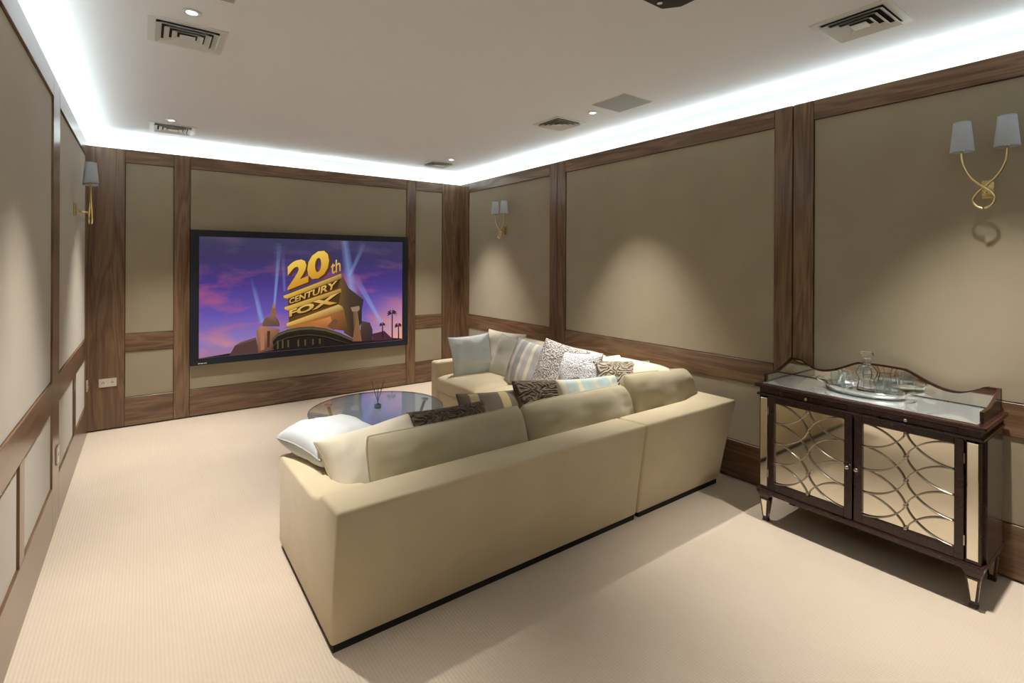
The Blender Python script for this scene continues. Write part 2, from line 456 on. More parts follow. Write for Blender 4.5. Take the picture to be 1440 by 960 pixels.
# ------------------------------------------------------------------ ceiling fittings
LX = (0.17, 2.76); LY = (4.95, 2.75, 0.57)
names_x = {LX[0]: 'left', LX[1]: 'right'}
lab_dl = {(0, 0): 'small round downlight beside the far left ceiling vent', (0, 1): 'small round downlight beside the large near left ceiling vent',
          (1, 0): 'small round downlight by the far right ceiling vent', (1, 1): 'small round downlight between ceiling speaker and vent on the right',
          (0, 2): 'small round downlight above the camera by the left wall', (1, 2): 'small round downlight above the mirrored cabinet'}
for i, x in enumerate(LX):
    for j, y in enumerate(LY):
        t = thing('downlight', lab_dl[(i, j)], 'downlight', (x, y, ZC), 0, 'ceiling downlights')
        obj('trim_ring', lathe([(0.0215, 0.0), (0.040, 0.0), (0.040, -0.004), (0.023, -0.006), (0.0215, 0.0)], n=24), M['white'], t, True)
        obj('lens', lathe([(0.0, -0.003), (0.022, -0.0025)], n=20), M['lens'], t)
        ld = bpy.data.lights.new('downlight_beam', 'SPOT')
        ld.energy = SPOT_W * (0.6 if (i, j) == (0, 2) else 1.0); ld.color = SPOT_COL; ld.spot_size = R(69); ld.spot_blend = 1.0; ld.shadow_soft_size = 0.022
        lo = bpy.data.objects.new('downlight_beam', ld); link(lo, t); lo.location = (0, 0, -0.03)

def vent(x, y, s, label):
    t = thing('ceiling_vent', label, 'air vent', (x, y, ZC), 0, 'square ceiling vents')
    h = s / 2
    def ring(bm, a0, z0, a1, z1, th=0.003):
        P0 = [(-a0, -a0, z0), (a0, -a0, z0), (a0, a0, z0), (-a0, a0, z0)]; P1 = [(-a1, -a1, z1), (a1, -a1, z1), (a1, a1, z1), (-a1, a1, z1)]
        A = [bm.verts.new(p) for p in P0]; B = [bm.verts.new(p) for p in P1]
        C = [bm.verts.new((p[0], p[1], p[2] + th)) for p in P0]; D = [bm.verts.new((p[0], p[1], p[2] + th)) for p in P1]
        for k in range(4):
            q = (k + 1) % 4
            bm.faces.new((A[k], A[q], B[q], B[k])); bm.faces.new((C[k], D[k], D[q], C[q]))
            bm.faces.new((A[k], C[k], C[q], A[q])); bm.faces.new((B[k], B[q], D[q], D[k]))
        bmesh.ops.recalc_face_normals(bm, faces=bm.faces)
    bm = bmesh.new(); ring(bm, h, -0.006, h * 0.80, -0.006, 0.006); obj('frame', bm, M['white'], t)
    obj('duct', box((-h * 0.8, -h * 0.8, -0.0012), (h * 0.8, h * 0.8, -0.0004)), M['dark'], t)
    for k, (a, b) in enumerate(((0.80, 0.66), (0.60, 0.46), (0.40, 0.26))):
        bm = bmesh.new(); ring(bm, h * a, -0.020, h * b, -0.004, 0.0015); obj('louvre', bm, M['white'], t)
    obj('louvre', box((-h * 0.20, -h * 0.20, -0.018), (h * 0.20, h * 0.20, -0.015)), M['white'], t)
    return t
vent(0.17, 3.045, 0.33, 'large square ceiling vent near the left wall')
vent(0.19, 5.25, 0.33, 'far square ceiling vent above the left side of the screen')
vent(2.765, 5.27, 0.31, 'far square ceiling vent above the right side of the screen')
vent(2.755, 3.13, 0.31, 'square ceiling vent above the far end of the sofa')
vent(2.75, 0.965, 0.325, 'nearest square ceiling vent above the mirrored cabinet')

def speaker(x, y, sx, s_y, label):
    t = thing('ceiling_speaker', label, 'speaker', (x, y, ZC), 0, 'flush ceiling speakers')
    obj('grille', box((-sx / 2, -s_y / 2, -0.006), (sx / 2, s_y / 2, -0.0005)), M['greygrille'], t, bevel=0.002, seg=1)
    obj('rim', (lambda bm: (add_box(bm, (-sx / 2 - .004, -s_y / 2 - .004, -0.004), (sx / 2 + .004, -s_y / 2, 0)), add_box(bm, (-sx / 2 - .004, s_y / 2, -0.004), (sx / 2 + .004, s_y / 2 + .004, 0)),
        add_box(bm, (-sx / 2 - .004, -s_y / 2, -0.004), (-sx / 2, s_y / 2, 0)), add_box(bm, (sx / 2, -s_y / 2, -0.004), (sx / 2 + .004, s_y / 2, 0)), bm)[-1])(bmesh.new()), M['white'], t)
speaker(2.762, 2.462, 0.285, 0.305, 'flush square grey ceiling speaker on the right')
speaker(0.165, 2.385, 0.30, 0.305, 'flush square grey ceiling speaker at the top left edge')

# projector hanging from the ceiling, its nose just inside the frame
t = thing('projector', 'black ceiling projector at the top edge of the frame', 'projector', (1.43, 1.0, 2.47))
bm = prism([(-.21, -.24), (.21, -.24), (.21, .17), (.165, .225), (-.165, .225), (-.21, .17)], 'z', 0.0, 0.125); obj('housing', bm, M['black_plastic'], t, bevel=0.008)
obj('lens', (lambda bm: (add_lathe(bm, [(0, 0), (0.045, 0), (0.045, 0.03), (0.036, 0.034), (0.030, 0.02), (0, 0.02)], n=24), bmesh.ops.rotate(bm, verts=bm.verts, matrix=Matrix.Rotation(R(-90), 3, 'X')), bmesh.ops.translate(bm, verts=bm.verts, vec=(0.0, 0.222, 0.06)), bm)[-1])(bmesh.new()), plain('lens_glass', (0.02, 0.03, 0.05), 0.05), t, True)
obj('mount_pole', lathe([(0.02, 0.12), (0.02, 0.165), (0.07, 0.165), (0.07, 0.178)], n=20), M['black_plastic'], t)
obj('foot_screw', lathe([(0, -0.006), (0.010, -0.006), (0.010, 0.0)], (0.11, 0.19, 0), 12), M['silver'], t)

# ------------------------------------------------------------------ projection screen
SX0, SX1, SZ0, SZ1 = 0.350, 2.582, 0.500, 1.806
IX0, IX1, IZ0, IZ1 = 0.421, 2.517, 0.563, 1.743
scr = thing('projection_screen', 'large black-framed screen showing a gold film studio title', 'screen', ((SX0 + SX1) / 2, YB, SZ0))
def loc(x, z, d): return (x - (SX0 + SX1) / 2, -d, z - SZ0)
def fr(x0, x1, z0, z1, bev=True):
    bm = box(loc(x0, z0, 0.034), loc(x1, z1, -0.006)); return bm
def frame_bar(a, b, c, d):
    """bevelled velvet bar: outer edge a-b, inner edge d-c, sloping inwards"""
    bm = bmesh.new()
    q = [bm.verts.new(loc(p[0], p[1], dd)) for p, dd in ((a, -.006), (b, -.006), (c, -.006), (d, -.006))]
    r = [bm.verts.new(loc(p[0], p[1], dd)) for p, dd in ((a, .036), (b, .036), (c, .026), (d, .026))]
    bm.faces.new(q); bm.faces.new(r[::-1])
    for i in range(4): bm.faces.new((q[i], r[i], r[(i + 1) % 4], q[(i + 1) % 4]))
    bmesh.ops.recalc_face_normals(bm, faces=bm.faces)
    return obj('frame_bar', bm, M['screen_black'], scr)
o4 = [(SX0, SZ0), (SX1, SZ0), (SX1, SZ1), (SX0, SZ1)]; i4 = [(IX0, IZ0), (IX1, IZ0), (IX1, IZ1), (IX0, IZ1)]
for k in range(4): frame_bar(o4[k], o4[(k + 1) % 4], i4[(k + 1) % 4], i4[k])
# white dashes of the maker's mark on the lower left of the frame
bm = bmesh.new()
for k, wd in enumerate((.010, .007, .010, .006, .009, .008)):
    add_box(bm, loc(.415 + k * .0125, .512, .0375), loc(.415 + k * .0125 + wd, .521, .0345))
obj('maker_mark', bm, M['white'], scr)

# picture: sky shader on the screen sheet, the rest printed flat on it
def sky_mat():
    m = bpy.data.materials.new('screen_sky'); m.use_nodes = True
    nt = m.node_tree; nt.nodes.remove(nt.nodes['Principled BSDF']); L = nt.links.new
    tc = N(nt, 'ShaderNodeTexCoord'); sp = N(nt, 'ShaderNodeSeparateXYZ'); L(tc.outputs['UV'], sp.inputs[0])
    g = ramp(nt, [(0.0, (0.34, 0.16, 0.27)), (0.12, (0.24, 0.17, 0.42)), (0.35, (0.125, 0.080, 0.36)), (0.6, (0.062, 0.038, 0.20)), (0.82, (0.046, 0.034, 0.105)), (1.0, (0.046, 0.042, 0.09))])
    L(sp.outputs[1], g.inputs[0])
    mp = N(nt, 'ShaderNodeMapping'); mp.inputs['Scale'].default_value = (3.4, 5.2, 1); mp.inputs['Rotation'].default_value = (0, 0, 0.35); mp.inputs['Location'].default_value = (2.3, 0.7, 0)
    L(tc.outputs['UV'], mp.inputs[0])
    n = N(nt, 'ShaderNodeTexNoise', Scale=1.0, Detail=5.0, Roughness=0.55, Distortion=0.3); L(mp.outputs[0], n.inputs['Vector'])
    cr = ramp(nt, [(0.50, (0, 0, 0)), (0.68, (1, 1, 1))]); L(n.outputs['Fac'], cr.inputs[0])
    # pink clouds live in the lower two thirds, slate ones at the top
    cc = ramp(nt, [(0.0, (0.56, 0.27, 0.24)), (0.3, (0.34, 0.10, 0.27)), (0.62, (0.24, 0.065, 0.19)), (0.82, (0.085, 0.060, 0.12))])
    L(sp.outputs[1], cc.inputs[0])
    mx = N(nt, 'ShaderNodeMixRGB'); L(cr.outputs[0], mx.inputs[0]); L(g.outputs[0], mx.inputs[1]); L(cc.outputs[0], mx.inputs[2])
    # warm sunset towards the lower right
    wx = ramp(nt, [(0.78, (0, 0, 0)), (1.0, (1, 1, 1))]); L(sp.outputs[0], wx.inputs[0])
    wy = ramp(nt, [(0.0, (1, 1, 1)), (0.5, (0, 0, 0))]); L(sp.outputs[1], wy.inputs[0])
    wm = N(nt, 'ShaderNodeMixRGB', blend_type='MULTIPLY'); wm.inputs[0].default_value = 1; L(wx.outputs[0], wm.inputs[1]); L(wy.outputs[0], wm.inputs[2])
    m2 = N(nt, 'ShaderNodeMixRGB'); L(wm.outputs[0], m2.inputs[0]); L(mx.outputs[0], m2.inputs[1]); m2.inputs[2].default_value = (0.78, 0.36, 0.28, 1)
    e = N(nt, 'ShaderNodeEmission', Strength=SCREEN_STR); L(m2.outputs[0], e.inputs[0])
    L(e.outputs[0], nt.nodes['Material Output'].inputs[0])
    return m
bm = bmesh.new()
v = [bm.verts.new(loc(*p, 0.016)) for p in i4]; f = bm.faces.new(v)
uvl = bm.loops.layers.uv.new('UVMap')
for lp, uv in zip(f.loops, ((0, 0), (1, 0), (1, 1), (0, 1))): lp[uvl].uv = uv
obj('screen_sheet', bm, sky_mat(), scr)

def homography(src, dst):
    A = []; b = []
    for (x, y), (u, v2) in zip(src, dst):
        A.append([x, y, 1, 0, 0, 0, -u * x, -u * y]); b.append(u)
        A.append([0, 0, 0, x, y, 1, -v2 * x, -v2 * y]); b.append(v2)
    h = np.append(np.linalg.solve(np.array(A, float), np.array(b, float)), 1).reshape(3, 3)
    def f(x, y):
        q = h @ np.array((x, y, 1.0)); return float(q[0] / q[2]), float(q[1] / q[2])
    return f
# drawing sheet for the picture -> metres on the screen
DRAW = homography([(118, 105), (1295, 130), (1300, 700), (125, 808)], [(IX0, IZ1), (IX1, IZ1), (IX1, IZ0), (IX0, IZ0)])
DIM = 0.9
def lin(c):
    c = tuple(v * DIM for v in c)
    return lin0(c)
def lin0(c): return tuple(((v / 255 + 0.055) / 1.055) ** 2.4 if v / 255 > 0.04045 else v / 255 / 12.92 for v in c)
M['print'] = vcol_emit('screen_print', SCREEN_STR)
def printed(name, polys, depth, step=0.0):
    """polys: (points, colour or per-point colours, alpha or per-point alphas)"""
    bm = bmesh.new(); cl = bm.loops.layers.float_color.new('Col')
    for k, (pts, c, a) in enumerate(polys):
        vs = []
        for p in pts:
            x, z = DRAW(*p)
            x = min(max(x, IX0 + .001), IX1 - .001); z = min(max(z, IZ0 + .001), IZ1 - .001)
            vs.append(bm.verts.new(loc(x, z, depth + k * step)))
        try: f = bm.faces.new(vs)
        except ValueError: continue
        for i, lp in enumerate(f.loops):
            ci = c[i] if isinstance(c[0], (tuple, list)) else c
            ai = a[i] if isinstance(a, (tuple, list)) else a
            lp[cl] = (*lin(ci), ai)
    bmesh.ops.triangulate(bm, faces=[f for f in bm.faces if len(f.verts) > 4])
    return obj(name, bm, M['print'], scr)
def beam(x0, y0, w0, x1, y1, w1, a0, a1, c=(150, 175, 235)):
    d = Vector((x1 - x0, y1 - y0)); n = Vector((-d.y, d.x)).normalized()
    L0, C0, R0 = (x0 - n.x * w0, y0 - n.y * w0), (x0, y0), (x0 + n.x * w0, y0 + n.y * w0)
    L1, C1, R1 = (x1 - n.x * w1, y1 - n.y * w1), (x1, y1), (x1 + n.x * w1, y1 + n.y * w1)
    return [([L0, C0, C1, L1], c, (0, a0, a1, 0)), ([C0, R0, R1, C1], c, (a0, 0, 0, a1))]
for q in ((553, 520, 9, 568, 140, 26, .75, .06), (485, 600, 22, 425, 390, 22, .7, .0), (1012, 500, 40, 955, 125, 26, .75, .35), (985, 330, 14, 1065, 135, 22, .45, .08),
          (1185, 615, 14, 1000, 330, 36, .8, .12), (612, 420, 10, 585, 170, 24, .3, .0), (470, 560, 10, 405, 330, 20, .3, 0)): printed('searchlight_beam', beam(*q), .0164 + q[0] * 3e-7)
DK, BR, OL, GD, YL = (52, 42, 40), (96, 66, 38), (70, 58, 40), (206, 158, 56), (238, 196, 90)
lo_ = [([(300, 790), (330, 735), (452, 692), (470, 775), (380, 790)], (92, 64, 60), 1),
        ([(330, 735), (360, 715), (452, 685), (452, 698)], (120, 82, 70), 1),
        ([(452, 650), (478, 620), (588, 640), (575, 700), (552, 760), (466, 775)], [(150, 100, 80), (190, 130, 95), (150, 96, 70), (95, 66, 48), (88, 60, 46), (130, 84, 66)], 1),
        ([(478, 640), (500, 632), (500, 755), (478, 762)], (178, 122, 92), 1), ([(515, 650), (532, 648), (530, 740), (515, 745)], (80, 54, 44), 1),
        ([(1125, 665), (1195, 648), (1240, 690), (1240, 698), (1128, 705)], (80, 48, 60), 1),
        ([(1060, 590), (1110, 600), (1126, 640), (1126, 706), (1050, 708)], [(92, 70, 62), (80, 62, 60), (64, 50, 52), (58, 44, 44), (70, 52, 44)], 1)]
printed('low_building', lo_[:2], .0170, 1e-5); printed('side_building', lo_[5:6], .0170); printed('side_building', lo_[6:7], .01705)
tower = lo_[2:5]
dome = [(488 + 48 + 50 * math.cos(a), 622 - 62 * math.sin(a)) for a in [math.pi * k / 12 for k in range(13)]]
tower.append((dome, [(96, 72, 62)] * 5 + [(140, 106, 84)] * 4 + [(120, 88, 74)] * 4, 1))
tower += [([(536, 522), (560, 512), (568, 540), (562, 566), (538, 566)], (150, 104, 70), 1), ([(546, 490), (556, 490), (560, 515), (542, 515)], (170, 124, 84), 1)]
printed('ground', [([(118, 812), (300, 778), (640, 748), (1020, 704), (1130, 696), (1230, 688), (1300, 692), (1302, 706), (126, 815)], (44, 32, 40), 1)], .0169)
printed('dome_tower', tower, .0171, 1e-5)
for px, py, s, b in ((1240, 545, 34, 698), (1184, 612, 20, 690), (1278, 618, 26, 698)):
    palm = [([(px - 3, py), (px + 3, py), (px + 6, b), (px - 2, b)], (58, 38, 44), 1)]
    for k in range(9):
        a = R(200 - k * 27.5)
        palm.append(([(px, py), (px + s * .5 * math.cos(a) - 3, py - s * .55 * math.sin(a) - 5), (px + s * math.cos(a), py - s * .8 * math.sin(a) + s * .25), (px + s * .45 * math.cos(a) + 3, py - s * .4 * math.sin(a) + 4)], (66, 42, 50), 1))
    printed('palm_tree', palm, .0171, 1e-5)
mon = [([(925, 300), (942, 318), (985, 400), (1072, 466), (1062, 520), (1062, 600), (1010, 690), (960, 660), (930, 500)], [(92, 70, 46), (110, 82, 50), (84, 64, 48), (64, 52, 52), (54, 44, 46), (58, 46, 44), (66, 50, 38), (96, 72, 48), (120, 88, 46)], 1),
       ([(628, 430), (925, 315), (940, 500), (640, 600)], [BR, BR, (120, 84, 42), BR], 1),
       ([(606, 446), (935, 316), (942, 322), (942, 342), (628, 462), (608, 456)], [YL, (206, 168, 90), (150, 118, 66), (140, 104, 56), GD, (230, 186, 78)], 1),
       ([(640, 463), (938, 345), (916, 400), (642, 498)], (74, 50, 28), 1),
       ([(612, 512), (935, 402), (942, 410), (940, 424), (634, 530), (614, 522)], [YL, (200, 160, 84), (150, 118, 66), (150, 112, 60), GD, (230, 186, 78)], 1),
       ([(642, 530), (938, 426), (925, 492), (642, 575)], (84, 58, 30), 1),
       ([(628, 604), (925, 495), (948, 505), (958, 528), (640, 625), (626, 616)], [YL, (222, 186, 110), (170, 130, 74), (150, 104, 56), (206, 152, 70), (226, 180, 84)], 1),
       ([(612, 632), (640, 620), (958, 530), (985, 650), (900, 640), (760, 622), (660, 634)], [(130, 90, 48), (176, 118, 58), (150, 98, 54), (84, 60, 40), (130, 80, 44), (190, 116, 58), (160, 108, 56)], 1),
       ([(760, 600), (880, 565), (898, 640), (800, 622)], [(196, 120, 66), (222, 142, 84), (150, 92, 54), (206, 130, 70)], 1),
       ([(860, 620), (905, 575), (925, 590), (900, 645)], (120, 82, 56), 1)]
base_top = [(545, 694), (575, 662), (630, 640), (700, 626), (770, 622), (850, 632), (930, 656), (1015, 694)]
base_mid = [(548, 712), (580, 684), (640, 664), (705, 652), (770, 650), (850, 660), (930, 680), (1015, 706)]
for k in range(7):
    mon.append(([base_top[k], base_top[k + 1], base_mid[k + 1], base_mid[k]], [(88, 78, 58), (96, 82, 56), (58, 48, 36), (54, 48, 38)], 1))
base_low = [(556, 780), (600, 776), (650, 772), (712, 766), (775, 760), (850, 752), (930, 744), (1015, 736)]
for k in range(7):
    mon.append(([base_mid[k], base_mid[k + 1], base_low[k + 1], base_low[k]], [(40, 34, 28), (46, 38, 28), (40, 34, 26), (34, 30, 28)], 1))
for off, cc in ((10, (104, 92, 66)), (20, (38, 32, 26)), (46, (78, 66, 46)), (54, (30, 26, 22))):
    for k in range(7):
        (xa, ya), (xb, yb) = base_top[k], base_top[k + 1]
        mon.append(([(xa, ya + off), (xb, yb + off), (xb, yb + off + 5), (xa, ya + off + 5)], cc, 1))
for k, x in enumerate((572, 600, 632, 690, 730, 775, 815)):
    mon.append(([(x, 706 - k * 2), (x + 9, 704 - k * 2), (x + 10, 752 - k * 5), (x + 1, 754 - k * 5)], (92, 80, 54), 1))
mon += [([(996, 512), (1046, 502), (1050, 520), (1040, 534), (1006, 536)], (158, 132, 104), 1), ([(1012, 536), (1036, 534), (1052, 640), (1064, 708), (1012, 708), (1016, 640)], [(120, 94, 66), (140, 108, 74), (128, 92, 60), (150, 96, 64), (140, 92, 60), (96, 72, 50)], 1)]
printed('monument', mon, .0178, 1e-5)

def text_polys(body, quad, colf, bold=0.03, dx=0, dy=0, shear=0.0):
    cu = bpy.data.curves.new('lettering', 'FONT'); cu.body = body; cu.offset = bold; cu.resolution_u = 3
    cu.fill_mode = 'FRONT'
    tmp = bpy.data.objects.new('lettering', cu); col.objects.link(tmp)
    bpy.context.view_layer.update()
    me = tmp.to_mesh()
    vs = [v.co.copy() for v in me.vertices]; fs = [list(p.vertices) for p in me.polygons]
    x0, x1 = min(v.x for v in vs), max(v.x for v in vs); y0, y1 = min(v.y for v in vs), max(v.y for v in vs)
    tmp.to_mesh_clear(); col.objects.unlink(tmp); bpy.data.objects.remove(tmp); bpy.data.curves.remove(cu)
    hm = homography([(0, 0), (1, 0), (1, 1), (0, 1)], quad)
    out = []
    for f in fs:
        uv = [((vs[i].x - x0) / (x1 - x0), (vs[i].y - y0) / (y1 - y0)) for i in f]
        pts = [tuple(np.array(hm(*q)) + (dx, dy)) for q in uv]
        out.append((pts, [colf(q) for q in uv], 1))
    return out
def gold(q): return tuple(int(a + (b - a) * min(1, max(0, q[1]))) for a, b in zip((214, 150, 44), (252, 214, 96)))
def goldt(q): return tuple(int(a + (b - a) * min(1, max(0, q[1]))) for a, b in zip((206, 156, 66), (236, 196, 110)))
def brown(q): return (96, 60, 24)
Q20 = [(628, 416), (868, 318), (866, 160), (624, 262)]
Qth = [(878, 322), (936, 300), (932, 226), (878, 246)]
QCE = [(640, 494), (908, 402), (918, 354), (640, 462)]
QFO = [(640, 568), (918, 486), (930, 424), (640, 530)]
low = []
for d in range(5): low += text_polys('20', Q20, brown, 0.045, 3 + d * 3, 1 + d * 1.4)
for d in range(2): low += text_polys('th', Qth, brown, 0.02, 2 + d * 3, 1)
low += text_polys('CENTURY', QCE, lambda q: (44, 28, 14), 0.03, 4, 3)
low += text_polys('FOX', QFO, lambda q: (48, 30, 14), 0.04, 6, 4)
printed('title_depth', low, .0188)
top = text_polys('20', Q20, gold, 0.045) + text_polys('th', Qth, goldt, 0.015) + text_polys('CENTURY', QCE, goldt, 0.025) + text_polys('FOX', QFO, goldt, 0.04)
printed('title_lettering', top, .0194)

# ------------------------------------------------------------------ sockets
def plate(name, label, W, u, z, wd, ht, n, vertical=False):
    t = bpy.data.objects.new(name, None); link(t); t.location = W.P(u, z, 0); tag(t, label, 'socket')
    def C(u0, u1, z0, z1, d0, d1):
        bm = bmesh.new()
        vs = [bm.verts.new(W.u * a + Vector((0, 0, b)) + W.n * c) for c in (d0, d1) for b in (z0, z1) for a in (u0, u1)]
        for f in ((0, 1, 3, 2), (4, 6, 7, 5), (0, 4, 5, 1), (2, 3, 7, 6), (0, 2, 6, 4), (1, 5, 7, 3)): bm.faces.new([vs[i] for i in f])
        bmesh.ops.recalc_face_normals(bm, faces=bm.faces); return bm
    obj('face_plate', C(-wd / 2, wd / 2, -ht / 2, ht / 2, 0.0005, 0.008), M['socket'], t, bevel=0.002)
    for k in range(n):
        c = (k - (n - 1) / 2) * wd / max(n, 1)
        for dx, dz in ((-.006, .0), (.006, .0), (0, .010)):
            obj('pin_hole', C(c + dx - .002, c + dx + .002, dz - .005, dz + .005, 0.0075, 0.0086), M['dark'], t)
        obj('rocker', C(c - .006 + (.018 if k == 0 else -.018), c + .006 + (.018 if k == 0 else -.018), -.018, -.004, 0.0075, 0.011), M['white'], t)
    return t
plate('wall_socket', 'double metal wall socket low on the walnut left of the screen', WB, fx(-.265), .422, .126, .074, 2)
plate('wall_socket', 'single metal socket on the left wall stile', WL, sy(3.83), .40, .075, .10, 1)
plate('wall_socket', 'small metal socket on the left wall beside the corner', WL, sy(5.63), .43, .07, .09, 1)

# ------------------------------------------------------------------ sectional sofa
sofa = thing('sectional_sofa', 'large cream L-shaped sectional sofa facing the screen', 'sofa', (0, 0, 0))
SXL, SRX, SRY = 0.575, 3.185, 1.95
def back_sweep(path_pts, dirs, bm, sec):
    """sec: (outward offset, z) ring; path_pts: base points; dirs: offset direction vector per path point"""
    rings = [[bm.verts.new((p[0] + d[0] * o, p[1] + d[1] * o, z)) for o, z in sec] for p, d in zip(path_pts, dirs)]
    n = len(sec)
    for A, B in zip(rings, rings[1:]):
        for i in range(n): bm.faces.new((A[i], B[i], B[(i + 1) % n], A[(i + 1) % n]))
    bm.faces.new(rings[0]); bm.faces.new(rings[-1][::-1])
    bmesh.ops.recalc_face_normals(bm, faces=bm.faces)
SEC = [(0.0, 0.03), (0.022, 0.20), (0.078, 0.575), (-0.14, 0.562), (-0.20, 0.53), (-0.20, 0.03)]
def sofa_part(name, bm, bev=0.018, label=None):
    o = obj(name, bm, M['sofa'], sofa, bevel=bev, seg=3)
    o.data.polygons.foreach_set('use_smooth', [True] * len(o.data.polygons))
    if label: o['label'] = label
    return o
bm = bmesh.new()
FS = [(1.95, .03), (1.928, .20), (1.872, .575), (2.09, .562), (2.15, .53), (2.24, .505), (2.868, .485), (2.865, .03)]
RA = [bm.verts.new((SXL, y, z)) for y, z in FS]; RB_ = [bm.verts.new((.80, y, z)) for y, z in FS]; B9 = bm.verts.new((.80, 2.15, .03))
RC = [bm.verts.new((2.326, y, z)) for y, z in FS[:5] + [(2.15, .03)]]
bm.faces.new(RA)
for i in range(7): bm.faces.new((RA[i], RA[i + 1], RB_[i + 1], RB_[i]))
bm.faces.new((RA[7], RA[0], RB_[0], B9, RB_[7])); bm.faces.new((RB_[4], RB_[5], RB_[6], RB_[7], B9))
BB = RB_[:5] + [B9]
for i in range(6): bm.faces.new((BB[i], BB[(i + 1) % 6], RC[(i + 1) % 6], RC[i]))
bm.faces.new(RC)
bmesh.ops.recalc_face_normals(bm, faces=bm.faces); sofa_part('back_frame', bm, .016, 'back and low left arm in one piece')
bm = bmesh.new(); back_sweep([(2.334, SRY), (SRX, SRY), (SRX, 2.896)], [(0, -1), (1, -1), (1, 0)], bm, SEC); sofa_part('back_frame', bm)
bm = bmesh.new(); back_sweep([(SRX, 2.904), (SRX, 4.44)], [(1, 0), (1, 0)], bm, SEC); sofa_part('back_frame', bm)
# seat bases
sofa_part('seat_base', box((.80, SRY + .20, .03), (2.326, 2.84, .27)))
sofa_part('seat_base', box((2.334, SRY + .20, .03), (SRX - .20, 2.896, .27)))
sofa_part('seat_base', box((2.28, 2.904, .03), (SRX - .20, 4.43, .27)))
# arms
sofa_part('arm', box((2.262, 4.31, .03), (SRX - .1, 4.45, .545)), .025)
# plinth
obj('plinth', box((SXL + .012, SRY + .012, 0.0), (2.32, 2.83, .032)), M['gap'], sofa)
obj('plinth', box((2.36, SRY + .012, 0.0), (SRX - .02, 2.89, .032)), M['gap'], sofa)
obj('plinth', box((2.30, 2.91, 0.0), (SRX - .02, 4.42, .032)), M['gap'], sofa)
def puffy_box(lo, hi, puff=0.03, n=14, seed=0):
    """upholstered seat cushion: rounded slab with a crowned top"""
    bm = bmesh.new()
    cx, cy, cz = [(a + b) / 2 for a, b in zip(lo, hi)]; hx, hy, hz = [(b - a) / 2 for a, b in zip(lo, hi)]
    bmesh.ops.create_cube(bm, size=2.0)
    bmesh.ops.subdivide_edges(bm, edges=bm.edges, cuts=n, use_grid_fill=True)
    for v in bm.verts:
        x, y, z = v.co
        r = 0.035
        px, py, pz = x * hx, y * hy, z * hz
        qx, qy, qz = [max(-h + r, min(h - r, p)) for p, h in ((px, hx), (py, hy), (pz, hz))]
        d = Vector((px - qx, py - qy, pz - qz))
        if d.length > r: d = d.normalized() * r
        crown = puff * (1 - x ** 4) * (1 - y ** 4)
        if z > 0: qz += crown * z
        w_ = mnoise.noise(Vector((px * 3 + seed, py * 3, pz * 3))) * .006
        v.co = Vector((cx + qx + d.x, cy + qy + d.y, cz + qz + d.z + (w_ if z > 0 else 0)))
    return bm
for k, (lo, hi) in enumerate((((.805, 2.15, .27), (1.56, 2.885, .42)), ((1.565, 2.15, .27), (2.325, 2.885, .42)), ((2.33, 2.15, .27), (2.98, 2.895, .42)),
                              ((2.245, 2.905, .27), (2.98, 3.60, .42)), ((2.245, 3.605, .27), (2.98, 4.305, .42)))):
    obj('seat_cushion', puffy_box(lo, hi, .03, 14, k * 7), M['sofa'], sofa, True)

